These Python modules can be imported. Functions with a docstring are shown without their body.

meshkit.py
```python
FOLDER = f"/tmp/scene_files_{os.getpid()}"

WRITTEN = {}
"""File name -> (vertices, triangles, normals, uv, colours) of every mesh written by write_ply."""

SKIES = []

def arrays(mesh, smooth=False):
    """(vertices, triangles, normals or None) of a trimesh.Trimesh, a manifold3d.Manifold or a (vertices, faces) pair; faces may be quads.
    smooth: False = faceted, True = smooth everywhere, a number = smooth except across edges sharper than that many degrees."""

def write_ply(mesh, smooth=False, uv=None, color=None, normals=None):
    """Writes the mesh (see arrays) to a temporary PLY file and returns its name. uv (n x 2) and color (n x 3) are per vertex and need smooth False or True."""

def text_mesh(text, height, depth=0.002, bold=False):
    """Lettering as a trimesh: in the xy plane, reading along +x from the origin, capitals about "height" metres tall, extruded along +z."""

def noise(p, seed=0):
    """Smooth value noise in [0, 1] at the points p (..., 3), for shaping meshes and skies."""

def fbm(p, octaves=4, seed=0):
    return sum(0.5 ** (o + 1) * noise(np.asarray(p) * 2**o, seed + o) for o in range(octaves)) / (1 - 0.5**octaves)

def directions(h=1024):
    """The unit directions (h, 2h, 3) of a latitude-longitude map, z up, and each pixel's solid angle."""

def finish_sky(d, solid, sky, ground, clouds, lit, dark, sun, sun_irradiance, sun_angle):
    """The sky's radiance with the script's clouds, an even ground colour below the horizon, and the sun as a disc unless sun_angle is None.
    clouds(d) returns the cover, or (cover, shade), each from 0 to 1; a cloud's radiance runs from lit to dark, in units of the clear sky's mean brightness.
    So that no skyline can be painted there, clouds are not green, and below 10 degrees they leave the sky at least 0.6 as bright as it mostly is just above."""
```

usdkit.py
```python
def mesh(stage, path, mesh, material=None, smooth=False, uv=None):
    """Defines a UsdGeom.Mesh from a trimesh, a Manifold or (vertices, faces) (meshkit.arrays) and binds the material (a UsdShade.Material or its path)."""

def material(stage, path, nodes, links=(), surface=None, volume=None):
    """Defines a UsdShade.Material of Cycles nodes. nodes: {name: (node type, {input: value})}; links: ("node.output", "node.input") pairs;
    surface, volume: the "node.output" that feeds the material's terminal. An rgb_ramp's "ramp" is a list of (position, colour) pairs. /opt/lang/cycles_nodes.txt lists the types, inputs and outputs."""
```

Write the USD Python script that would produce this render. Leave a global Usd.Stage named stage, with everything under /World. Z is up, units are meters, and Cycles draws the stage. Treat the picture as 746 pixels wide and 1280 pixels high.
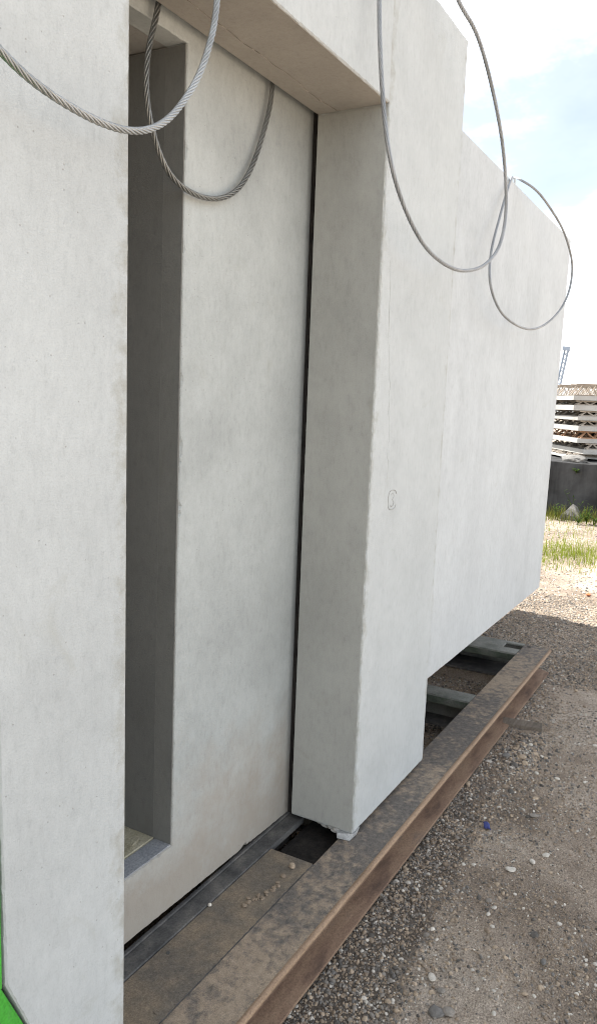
import math, random
import numpy as np, trimesh, manifold3d, mapbox_earcut, usdkit, meshkit
from pxr import Usd, UsdGeom, UsdLux, UsdShade, Gf, Sdf, Vt

stage = Usd.Stage.CreateInMemory()
UsdGeom.SetStageUpAxis(stage, UsdGeom.Tokens.z)
UsdGeom.SetStageMetersPerUnit(stage, 1.0)
UsdGeom.Xform.Define(stage, '/World')
UsdGeom.Scope.Define(stage, '/World/Looks')
stage.SetDefaultPrim(stage.GetPrimAtPath('/World'))
RNG = np.random.default_rng(7)
random.seed(7)

# ------------------------------------------------------------------ camera, sky, sun, exposure
EYE = np.array([0.0, -0.95, 1.54])
FPX, CX, CY = 974.0, 373.0, 640.0          # focal length and centre in photograph pixels (746 x 1280)
EXPOSURE = 1.54
SKY_STRENGTH, SUN_INTENSITY = 0.06, 1.25
SUN_EL = math.radians(50)
SUN_H = np.array([0.275, 0.961]); SUN_H /= np.linalg.norm(SUN_H)


def camera_axes():
    def ray(x, y):
        d = np.array([x - CX, -(y - CY), -FPX]); return d / np.linalg.norm(d)
    up = -ray(121, 7371)
    ax = ray(931, 520); ax = ax - up * (ax @ up); ax /= np.linalg.norm(ax)
    return np.stack([ax, np.cross(up, ax), up])


CAM = camera_axes()                        # columns: camera right, up, back in the world
cam = UsdGeom.Camera.Define(stage, '/World/camera')
mat = Gf.Matrix4d(1.0)
for k in range(3):
    mat.SetRow(k, Gf.Vec4d(*CAM[:, k], 0))
mat.SetRow(3, Gf.Vec4d(*EYE, 1))
cam.AddTransformOp().Set(mat)
cam.CreateFocalLengthAttr(24.0)
cam.CreateHorizontalApertureAttr(24.0 * 746 / FPX)
cam.CreateVerticalApertureAttr(24.0 * 1280 / FPX)
cam.CreateClippingRangeAttr(Gf.Vec2f(0.05, 2000))
cam.CreateExposureAttr(EXPOSURE)


def spot(px, py, axis, value):
    """The point of the plane x, y or z = value that the photograph shows at (px, py)."""
    d = CAM @ np.array([px - CX, -(py - CY), -FPX])
    return EYE + d * (value - EYE[axis]) / d[axis]


def sy(px, py, y): return spot(px, py, 1, y)
def sz(px, py, z): return spot(px, py, 2, z)
def sx(px, py, x): return spot(px, py, 0, x)


SUN = np.array([*(SUN_H * math.cos(SUN_EL)), math.sin(SUN_EL)])
sky_mat = usdkit.material(stage, '/World/Looks/sky_light', {
    'sky': ('sky_texture', {'sky_type': 'single_scattering', 'sun_disc': False, 'sun_elevation': SUN_EL,
                            'sun_rotation': math.atan2(SUN[0], SUN[1]), 'aerosol_density': 1.5}),
    'co': ('texture_coordinate', {}),
    'map': ('mapping', {'scale': (1.0, 1.0, 2.2), 'location': (0.35, 0.1, 0.0)}),
    'n': ('noise_texture', {'scale': 2.3, 'detail': 7.0, 'roughness': 0.56, 'distortion': 0.25}),
    'cov': ('rgb_ramp', {'ramp': [(0.0, (0, 0, 0)), (0.45, (0.28, 0.28, 0.28)), (0.62, (1, 1, 1)), (1.0, (1, 1, 1))]}),
    'mix': ('mix', {'color2': (11.5, 11.7, 12.0)}),
    'bg': ('background_shader', {'strength': SKY_STRENGTH}),
}, [('co.generated', 'map.vector'), ('map.vector', 'n.vector'), ('n.fac', 'cov.fac'), ('cov.color', 'mix.fac'),
    ('sky.color', 'mix.color1'), ('mix.color', 'bg.color')], surface='bg.background')
dome = UsdLux.DomeLight.Define(stage, '/World/sky')
UsdShade.MaterialBindingAPI.Apply(dome.GetPrim()).Bind(sky_mat)
sun = UsdLux.DistantLight.Define(stage, '/World/sun')
sun.CreateNormalizeAttr(True) if hasattr(sun, 'CreateNormalizeAttr') else None
UsdLux.LightAPI(sun.GetPrim()).CreateNormalizeAttr(True)
UsdLux.LightAPI(sun.GetPrim()).CreateIntensityAttr(SUN_INTENSITY)
UsdLux.LightAPI(sun.GetPrim()).CreateColorAttr(Gf.Vec3f(1.0, 0.965, 0.915))
sun.CreateAngleAttr(0.5)
zz = SUN; xx = np.cross([0, 0, 1], zz); xx /= np.linalg.norm(xx); yy = np.cross(zz, xx)
m = Gf.Matrix4d(1.0)
for k, a in enumerate((xx, yy, zz)):
    m.SetRow(k, Gf.Vec4d(*a, 0))
sun.AddTransformOp().Set(m)

# ------------------------------------------------------------------ scene tree helpers
used = {}


def numbered(parent, name):
    k = used.get((parent, name), -1) + 1
    used[(parent, name)] = k
    return name if k == 0 else f'{name}_{k:03d}'


def keys(prim, label=None, cat=None, group=None, kind=None):
    for k, v in (('label', label), ('category', cat), ('group', group), ('kind', kind)):
        if v: prim.SetCustomDataByKey(k, v)


BASE = {}


def thing(name, label, cat, base=(0, 0, 0), group=None):
    path = '/World/' + numbered('/World', name)
    x = UsdGeom.Xform.Define(stage, path)
    x.AddTranslateOp().Set(Gf.Vec3d(*map(float, base)))
    keys(x.GetPrim(), label, cat, group)
    BASE[path] = np.asarray(base, float)
    return path


def mesh_of(m):
    if isinstance(m, (list, tuple)) and len(m) and not isinstance(m[0], np.ndarray):
        m = trimesh.util.concatenate([t if isinstance(t, trimesh.Trimesh) else trimesh.Trimesh(*meshkit.arrays(t)[:2], process=False) for t in m])
    v, f, _ = meshkit.arrays(m)
    return trimesh.Trimesh(v, f, process=False)


def part(parent, name, m, mat, smooth=False, label=None, kind=None):
    """One mesh given in world coordinates, put under parent."""
    path = parent + '/' + numbered(parent, name)
    base = BASE.get(parent, np.zeros(3))
    m = mesh_of(m).copy(); m.apply_translation(-base)
    g = usdkit.mesh(stage, path, m, MAT[mat], smooth=smooth)
    BASE[path] = base
    keys(g.GetPrim(), label, None, None, kind)
    return path


def single(name, m, mat, label=None, cat=None, smooth=False, group=None, kind=None):
    path = part('/World', name, m, mat, smooth)
    keys(stage.GetPrimAtPath(path), label, cat, group, kind)
    return path


# ------------------------------------------------------------------ materials
MAT = {}


def material(name, nodes, links, surface='p.BSDF'):
    MAT[name] = usdkit.material(stage, '/World/Looks/' + name, nodes, links, surface=surface)


def concrete(name, base, dark, mottle=0.10, streak=0.10, pores=1.0, rough=0.85, tint=(1, 1, 1), bump=1.0, off=(0, 0, 0), splash=None, grime=()):
    """Cast concrete: cloudy mottling, faint vertical streaks, speckle, small air holes and smears."""
    g = lambda v: (v, v, v)
    nodes = {
        'geo': ('geometry', {}),
        'pos': ('mapping', {'location': off}),
        'n1': ('noise_texture', {'scale': 1.7, 'detail': 8.0, 'roughness': 0.62, 'distortion': 0.3}),
        'r1': ('rgb_ramp', {'ramp': [(0.0, g(1 - 1.6 * mottle)), (0.36, g(1 - mottle)), (0.5, g(1 - 0.25 * mottle)), (0.66, g(1 + 0.3 * mottle)), (1.0, g(1 + 0.6 * mottle))]}),
        'n2': ('noise_texture', {'scale': 11.0, 'detail': 7.0, 'roughness': 0.65}),
        'r2': ('rgb_ramp', {'ramp': [(0.25, g(0.91)), (0.42, g(0.97)), (0.55, g(1.0)), (0.8, g(1.03))]}),
        'ms': ('mapping', {'scale': (4.2, 4.2, 0.5)}),
        'n3': ('noise_texture', {'scale': 1.3, 'detail': 6.0, 'roughness': 0.6}),
        'r3': ('rgb_ramp', {'ramp': [(0.0, g(1 - 1.4 * streak)), (0.38, g(1 - 0.6 * streak)), (0.52, g(1.0)), (0.7, g(1 + 0.35 * streak)), (1.0, g(1 + 0.5 * streak))]}),
        'n4': ('noise_texture', {'scale': 260.0, 'detail': 3.0, 'roughness': 0.7}),
        'r4': ('rgb_ramp', {'ramp': [(0.0, g(0.78)), (0.36, g(0.93)), (0.5, g(1.0)), (1.0, g(1.05))]}),
        'mf': ('mapping', {'scale': (1.0, 1.0, 0.42)}),
        'n6': ('noise_texture', {'scale': 75.0, 'detail': 5.0, 'roughness': 0.7}),
        'r6': ('rgb_ramp', {'ramp': [(0.28, g(0.86)), (0.45, g(0.97)), (0.58, g(1.0)), (0.75, g(1.05))]}),
        'c8': ('mix', {'mix_type': 'multiply', 'fac': 1.0}),
        'nm': ('noise_texture', {'scale': 3.2, 'detail': 3.0, 'roughness': 0.6}),
        'mm': ('map_range', {'from_min': 0.44, 'from_max': 0.62, 'to_min': 0.97, 'to_max': 0.62, 'clamp': True}),
        'v': ('voronoi_texture', {'scale': 70.0, 'feature': 'f1', 'randomness': 1.0}),
        'pr': ('map_range', {'from_min': 0.05, 'from_max': 0.13, 'to_min': 1.0, 'to_max': 0.0, 'clamp': True}),
        'sep': ('separate_color', {}),
        'pm': ('math', {'math_type': 'greater_than', 'value2': 0.86}),
        'pp': ('math', {'math_type': 'multiply'}),
        'pa': ('math', {'math_type': 'multiply', 'value2': 0.5 * pores}),
        'n5': ('noise_texture', {'scale': 5.0, 'detail': 9.0, 'roughness': 0.72, 'distortion': 1.1}),
        'sm': ('map_range', {'from_min': 0.60, 'from_max': 0.72, 'to_min': 0.0, 'to_max': 0.55, 'clamp': True}),
        'c1': ('mix', {'mix_type': 'multiply', 'fac': 1.0, 'color1': base}),
        'c2': ('mix', {'mix_type': 'multiply', 'fac': 1.0}),
        'c3': ('mix', {'mix_type': 'multiply', 'fac': 1.0}),
        'c4': ('mix', {'mix_type': 'multiply', 'fac': 1.0}),
        'c5': ('mix', {'color2': tuple(0.8 * np.array(base) * np.array((0.98, 0.96, 0.9)))}),
        'c6': ('mix', {'color2': dark}),
        'h1': ('math', {'math_type': 'multiply_add', 'value2': 0.5}),
        'h2': ('math', {'math_type': 'multiply_add', 'value2': -1.6}),
        'b': ('bump', {'strength': 0.35 * bump, 'distance': 0.0022}),
        'p': ('principled_bsdf', {'roughness': rough, 'specular_ior_level': 0.25}),
    }
    links = [('geo.position', 'pos.vector'), ('pos.vector', 'ms.vector'), ('ms.vector', 'n3.vector')]
    links += [('pos.vector', f'{n}.vector') for n in ('n1', 'n2', 'n4', 'n5', 'v')]
    links += [('n1.fac', 'r1.fac'), ('n2.fac', 'r2.fac'), ('n3.fac', 'r3.fac'), ('n4.fac', 'r4.fac'),
              ('v.distance', 'pr.value'), ('v.color', 'sep.color'), ('pos.vector', 'mf.vector'), ('mf.vector', 'n6.vector'), ('n6.fac', 'r6.fac'), ('c4.color', 'c8.color1'), ('r6.color', 'c8.color2'), ('pos.vector', 'nm.vector'), ('nm.fac', 'mm.value'), ('mm.result', 'pm.value2'), ('sep.r', 'pm.value1'), ('pr.result', 'pp.value1'), ('pm.value', 'pp.value2'), ('pp.value', 'pa.value1'),
              ('n5.fac', 'sm.value'), ('r1.color', 'c1.color2'), ('c1.color', 'c2.color1'), ('r2.color', 'c2.color2'), ('c2.color', 'c3.color1'), ('r3.color', 'c3.color2'),
              ('c3.color', 'c4.color1'), ('r4.color', 'c4.color2'), ('sm.result', 'c5.fac'), ('c8.color', 'c5.color1'), ('pa.value', 'c6.fac'), ('c5.color', 'c6.color1'),
              ('c6.color', 'p.base_color'), ('n2.fac', 'h1.value1'), ('n4.fac', 'h1.value3'), ('pp.value', 'h2.value1'), ('h1.value', 'h2.value3'), ('h2.value', 'b.height'), ('b.normal', 'p.normal')]
    if splash:      # dried brown dirt along the foot, with a broken upper edge
        nodes.update({'xyz': ('separate_xyz', {}), 'ns': ('noise_texture', {'scale': 7.0, 'detail': 7.0, 'roughness': 0.7}),
                      'sa': ('math', {'math_type': 'multiply_add', 'value2': 0.7}), 'sr': ('map_range', {'from_min': splash, 'from_max': splash + 0.38, 'to_min': 0.62, 'to_max': 0.0, 'clamp': True}),
                      'c7': ('mix', {'color2': (0.30, 0.245, 0.185)})})
        links = [l for l in links if l != ('c6.color', 'p.base_color')] + [('geo.position', 'xyz.vector'), ('geo.position', 'ns.vector'), ('ns.fac', 'sa.value1'), ('xyz.z', 'sa.value3'), ('sa.value', 'sr.value'),
                 ('sr.result', 'c7.fac'), ('c6.color', 'c7.color1'), ('c7.color', 'p.base_color')]
    last = 'c7.color' if splash else 'c6.color'
    for i, (xa, xb) in enumerate(grime):          # yellowish grey grime clinging to a formed edge, from xa to the edge xb
        nodes.update({f'gx{i}': ('separate_xyz', {}), f'gn{i}': ('noise_texture', {'scale': 16.0, 'detail': 8.0, 'roughness': 0.72}),
                      f'ga{i}': ('map_range', {'from_min': xa, 'from_max': xb, 'to_min': -0.30, 'to_max': 0.08, 'clamp': True}),
                      f'gi{i}': ('math', {'math_type': 'less_than' if xb > xa else 'greater_than', 'value2': xb + (0.006 if xb > xa else -0.006)}),
                      f'gs{i}': ('math', {'math_type': 'add'}), f'gr{i}': ('map_range', {'from_min': 0.48, 'from_max': 0.66, 'to_min': 0.0, 'to_max': 0.45, 'clamp': True}),
                      f'gm{i}': ('math', {'math_type': 'multiply'}), f'gc{i}': ('mix', {'color2': (0.24, 0.225, 0.17)})})
        links = [l for l in links if l[1] != 'p.base_color'] + [('geo.position', f'gx{i}.vector'), ('geo.position', f'gn{i}.vector'), (f'gx{i}.x', f'ga{i}.value'), (f'gx{i}.x', f'gi{i}.value1'),
                 (f'gn{i}.fac', f'gs{i}.value1'), (f'ga{i}.result', f'gs{i}.value2'), (f'gs{i}.value', f'gr{i}.value'), (f'gr{i}.result', f'gm{i}.value1'), (f'gi{i}.value', f'gm{i}.value2'),
                 (f'gm{i}.value', f'gc{i}.fac'), (last, f'gc{i}.color1'), (f'gc{i}.color', 'p.base_color')]
        last = f'gc{i}.color'
    material(name, nodes, links)


concrete('pale_concrete', (0.468, 0.490, 0.484), (0.2, 0.19, 0.17), mottle=0.09, streak=0.04, grime=((0.96, 1.06), (2.20, 2.122), (2.69, 2.746)))
concrete('smooth_concrete', (0.500, 0.523, 0.524), (0.25, 0.24, 0.22), grime=((2.80, 2.748),), mottle=0.07, streak=0.07, pores=0.6, bump=0.5, off=(3.1, 0.4, 1.7))
concrete('inner_concrete', (0.445, 0.470, 0.457), (0.18, 0.165, 0.145), mottle=0.19, streak=0.05, pores=1.2, off=(7.3, 2.0, 0.6), splash=0.58)
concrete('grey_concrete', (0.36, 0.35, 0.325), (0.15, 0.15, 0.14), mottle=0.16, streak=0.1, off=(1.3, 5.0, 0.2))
concrete('slab_concrete', (0.40, 0.39, 0.365), (0.3, 0.28, 0.25), mottle=0.2, streak=0.05, off=(0, 0, 3))
concrete('mortar', (0.40, 0.39, 0.36), (0.2, 0.2, 0.18), mottle=0.25, streak=0.0, bump=3.0)
concrete('reveal_shade_concrete', (0.385, 0.388, 0.358), (0.15, 0.15, 0.14), mottle=0.12, streak=0.07, pores=0.6, bump=0.6, off=(0.3, 0.7, 4.2))  # greyer than the wall: jamb shade put into the base colour
concrete('soffit_shade_concrete', (0.39, 0.362, 0.32), (0.16, 0.14, 0.12), mottle=0.14, streak=0.0, pores=0.7, bump=0.7, off=(0.3, 1.7, 2.2))  # tan base colour carries the soffit shade and warm ground bounce
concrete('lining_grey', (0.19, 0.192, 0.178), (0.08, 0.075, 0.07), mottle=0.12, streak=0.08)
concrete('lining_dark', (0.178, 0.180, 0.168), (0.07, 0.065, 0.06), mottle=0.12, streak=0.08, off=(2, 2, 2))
concrete('stained_wall', (0.05, 0.05, 0.05), (0.02, 0.02, 0.02), mottle=0.6, streak=0.8, bump=2.5)


def mixed(name, cols, scale, rough=0.8, metal=0.0, fine=180.0, bump=0.5, dist=0.003, spec=0.3, stretch=(1, 1, 1), detail=9.0):
    """A mottled surface that runs through the colours cols by noise, with fine grain."""
    n = len(cols)
    pos = np.linspace(0.33, 0.68, n)
    g = lambda v: (v, v, v)
    material(name, {
        'geo': ('geometry', {}), 'pos': ('mapping', {'scale': stretch}),
        'n1': ('noise_texture', {'scale': scale, 'detail': detail, 'roughness': 0.68}),
        'r1': ('rgb_ramp', {'ramp': [(float(p), c) for p, c in zip(pos, cols)]}),
        'n2': ('noise_texture', {'scale': fine, 'detail': 4.0, 'roughness': 0.7}),
        'r2': ('rgb_ramp', {'ramp': [(0.25, g(0.6)), (0.5, g(1.0)), (0.75, g(1.3))]}),
        'c': ('mix', {'mix_type': 'multiply', 'fac': 1.0}),
        'h': ('math', {'math_type': 'multiply_add', 'value2': 0.6}),
        'b': ('bump', {'strength': bump, 'distance': dist}),
        'p': ('principled_bsdf', {'roughness': rough, 'metallic': metal, 'specular_ior_level': spec}),
    }, [('geo.position', 'pos.vector'), ('pos.vector', 'n1.vector'), ('geo.position', 'n2.vector'), ('n1.fac', 'r1.fac'), ('n2.fac', 'r2.fac'), ('r1.color', 'c.color1'), ('r2.color', 'c.color2'),
        ('c.color', 'p.base_color'), ('n1.fac', 'h.value1'), ('n2.fac', 'h.value3'), ('h.value', 'b.height'), ('b.normal', 'p.normal')])


def dirty(name, metal_a, metal_b, dirt_a, dirt_b, lo=0.47, hi=0.57, big=2.2, small=26.0):
    """Dark scaled steel under patches of dried dirt that break up into small flecks."""
    g = lambda v: (v, v, v)
    material(name, {
        'geo': ('geometry', {}),
        'big': ('noise_texture', {'scale': big, 'detail': 3.0, 'roughness': 0.5}),
        'sml': ('noise_texture', {'scale': small, 'detail': 8.0, 'roughness': 0.7}),
        'add': ('math', {'math_type': 'multiply_add', 'value2': 0.55}),
        'hv': ('math', {'math_type': 'multiply', 'value2': 0.65}),
        'mk': ('map_range', {'from_min': lo, 'from_max': hi, 'to_min': 0.0, 'to_max': 1.0, 'clamp': True}),
        'med': ('noise_texture', {'scale': 60.0, 'detail': 6.0, 'roughness': 0.75}),
        'rm': ('rgb_ramp', {'ramp': [(0.35, metal_a), (0.65, metal_b)]}),
        'rd': ('rgb_ramp', {'ramp': [(0.3, dirt_a), (0.7, dirt_b)]}),
        'mx': ('mix', {}),
        'n2': ('noise_texture', {'scale': 300.0, 'detail': 4.0, 'roughness': 0.75}),
        'r2': ('rgb_ramp', {'ramp': [(0.25, g(0.5)), (0.5, g(1.0)), (0.75, g(1.5))]}),
        'c': ('mix', {'mix_type': 'multiply', 'fac': 1.0}),
        'h': ('math', {'math_type': 'multiply_add', 'value2': 0.8}),
        'b': ('bump', {'strength': 0.6, 'distance': 0.003}),
        'p': ('principled_bsdf', {'roughness': 0.75, 'specular_ior_level': 0.3}),
    }, [(f'geo.position', f'{q}.vector') for q in ('big', 'sml', 'med', 'n2')] + [('sml.fac', 'hv.value1'), ('big.fac', 'add.value1'), ('hv.value', 'add.value3'), ('add.value', 'mk.value'),
        ('med.fac', 'rm.fac'), ('med.fac', 'rd.fac'), ('mk.result', 'mx.fac'), ('rm.color', 'mx.color1'), ('rd.color', 'mx.color2'), ('n2.fac', 'r2.fac'), ('mx.color', 'c.color1'), ('r2.color', 'c.color2'),
        ('c.color', 'p.base_color'), ('mk.result', 'h.value1'), ('n2.fac', 'h.value3'), ('h.value', 'b.height'), ('b.normal', 'p.normal')])


dirty('dirty_steel', (0.096, 0.088, 0.081), (0.211, 0.185, 0.157), (0.281, 0.220, 0.157), (0.456, 0.360, 0.264), 0.54, 0.68)
mixed('rust_highlight', [(0.24, 0.16, 0.10), (0.36, 0.25, 0.165), (0.28, 0.19, 0.12)], 9.0, rough=0.7, stretch=(0.4, 2, 2))  # rust brown, lightened to carry the edge highlight
mixed('rusty_steel', [(0.117, 0.078, 0.058), (0.221, 0.143, 0.098), (0.286, 0.195, 0.130), (0.195, 0.143, 0.111)], 7.0, rough=0.8, stretch=(0.5, 2, 2))
dirty('dusty_plate', (0.125, 0.11, 0.092), (0.20, 0.172, 0.138), (0.235, 0.185, 0.13), (0.33, 0.26, 0.18), 0.5, 0.72, 3.0, 12.0)
mixed('dark_steel', [(0.05, 0.05, 0.05), (0.10, 0.098, 0.095), (0.17, 0.16, 0.145)], 14.0, rough=0.7)
mixed('grey_steel', [(0.15, 0.16, 0.14), (0.23, 0.235, 0.21), (0.30, 0.295, 0.265)], 10.0, rough=0.7)
mixed('greenish_steel', [(0.05, 0.06, 0.045), (0.09, 0.105, 0.08), (0.15, 0.15, 0.13)], 12.0, rough=0.85)  # dark greenish tone of the cross beam lips
mixed('green_paint', [(0.035, 0.20, 0.02), (0.05, 0.29, 0.03), (0.055, 0.31, 0.035), (0.08, 0.26, 0.06)], 12.0, rough=0.5, bump=0.2)
mixed('old_board', [(0.28, 0.26, 0.18), (0.42, 0.39, 0.28), (0.5, 0.47, 0.36), (0.2, 0.18, 0.11)], 16.0, rough=0.9)
mixed('blue_sealant', [(0.22, 0.235, 0.26), (0.30, 0.315, 0.335), (0.36, 0.37, 0.39)], 12.0, rough=0.7)
mixed('white_foam', [(0.33, 0.335, 0.33), (0.40, 0.405, 0.40), (0.46, 0.465, 0.46)], 30.0, rough=0.9)
mixed('rope_steel', [(0.25, 0.255, 0.245), (0.34, 0.345, 0.335), (0.40, 0.405, 0.395)], 8.0, rough=0.4, metal=0.75, fine=700.0, bump=0.2, dist=0.0006, spec=0.5)
mixed('dark_rope_steel', [(0.15, 0.15, 0.14), (0.22, 0.22, 0.205), (0.29, 0.29, 0.27)], 8.0, rough=0.4, metal=0.75, fine=700.0, bump=0.2, dist=0.0006, spec=0.5)
mixed('grey_rope_steel', [(0.23, 0.24, 0.245), (0.31, 0.32, 0.325), (0.37, 0.38, 0.385)], 8.0, rough=0.45, metal=0.6, fine=700.0, bump=0.2, dist=0.0006, spec=0.5)
mixed('rebar_pale', [(0.22, 0.175, 0.135), (0.32, 0.27, 0.215)], 5.0, rough=0.8)
mixed('rebar_rust', [(0.34, 0.19, 0.11), (0.48, 0.30, 0.19)], 5.0, rough=0.9)
mixed('rebar_dark', [(0.28, 0.24, 0.20), (0.45, 0.40, 0.34)], 5.0, rough=0.9)
mixed('crane_paint', [(0.20, 0.25, 0.31), (0.28, 0.33, 0.40)], 0.5, rough=0.6)
mixed('rock', [(0.09, 0.085, 0.08), (0.15, 0.145, 0.135), (0.22, 0.21, 0.195)], 14.0, rough=0.95, bump=1.0)
mixed('blue_plastic', [(0.035, 0.045, 0.16), (0.05, 0.065, 0.22)], 40.0, rough=0.5)
mixed('orange_leaf', [(0.45, 0.07, 0.02), (0.55, 0.12, 0.03)], 60.0, rough=0.7)
mixed('old_wood', [(0.10, 0.085, 0.065), (0.17, 0.14, 0.11), (0.22, 0.19, 0.15)], 10.0, rough=0.9, stretch=(1, 8, 4))
mixed('shade_black', [(0.012, 0.011, 0.01), (0.025, 0.022, 0.02), (0.04, 0.035, 0.03)], 10.0, rough=0.95, stretch=(3, 3, 1))  # black that stands in for shade in the gaps and bolt hole
mixed('crack', [(0.10, 0.09, 0.075), (0.18, 0.16, 0.135)], 40.0, rough=0.95)
mixed('ink', [(0.20, 0.20, 0.19), (0.42, 0.42, 0.40)], 60.0, rough=0.9)
for nm, c in (('dark_stone', (0.123, 0.112, 0.098)), ('grey_stone', (0.268, 0.240, 0.206)), ('brown_stone', (0.290, 0.227, 0.165)), ('tan_stone', (0.435, 0.343, 0.248)), ('pale_stone', (0.60, 0.555, 0.48)), ('slate_stone', (0.181, 0.171, 0.157))):
    c = np.array(c)
    mixed(nm, [tuple(0.75 * c), tuple(c), tuple(1.25 * c)], 55.0, rough=0.85, fine=600.0, bump=0.25, dist=0.001)


def leaf(name, a, b):
    material(name, {
        'geo': ('geometry', {}), 'r': ('rgb_ramp', {'ramp': [(0.0, a), (1.0, b)]}),
        'd': ('diffuse_bsdf', {}), 't': ('translucent_bsdf', {}), 'm': ('mix_closure', {'fac': 0.45}),
    }, [('geo.random_per_island', 'r.fac'), ('r.color', 'd.color'), ('r.color', 't.color'), ('d.BSDF', 'm.closure1'), ('t.BSDF', 'm.closure2')], surface='m.closure')


leaf('grass_blade', (0.13, 0.14, 0.03), (0.26, 0.24, 0.07))
leaf('dry_blade', (0.20, 0.24, 0.04), (0.36, 0.34, 0.08))
leaf('weed_leaf', (0.06, 0.10, 0.025), (0.16, 0.21, 0.06))

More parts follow.
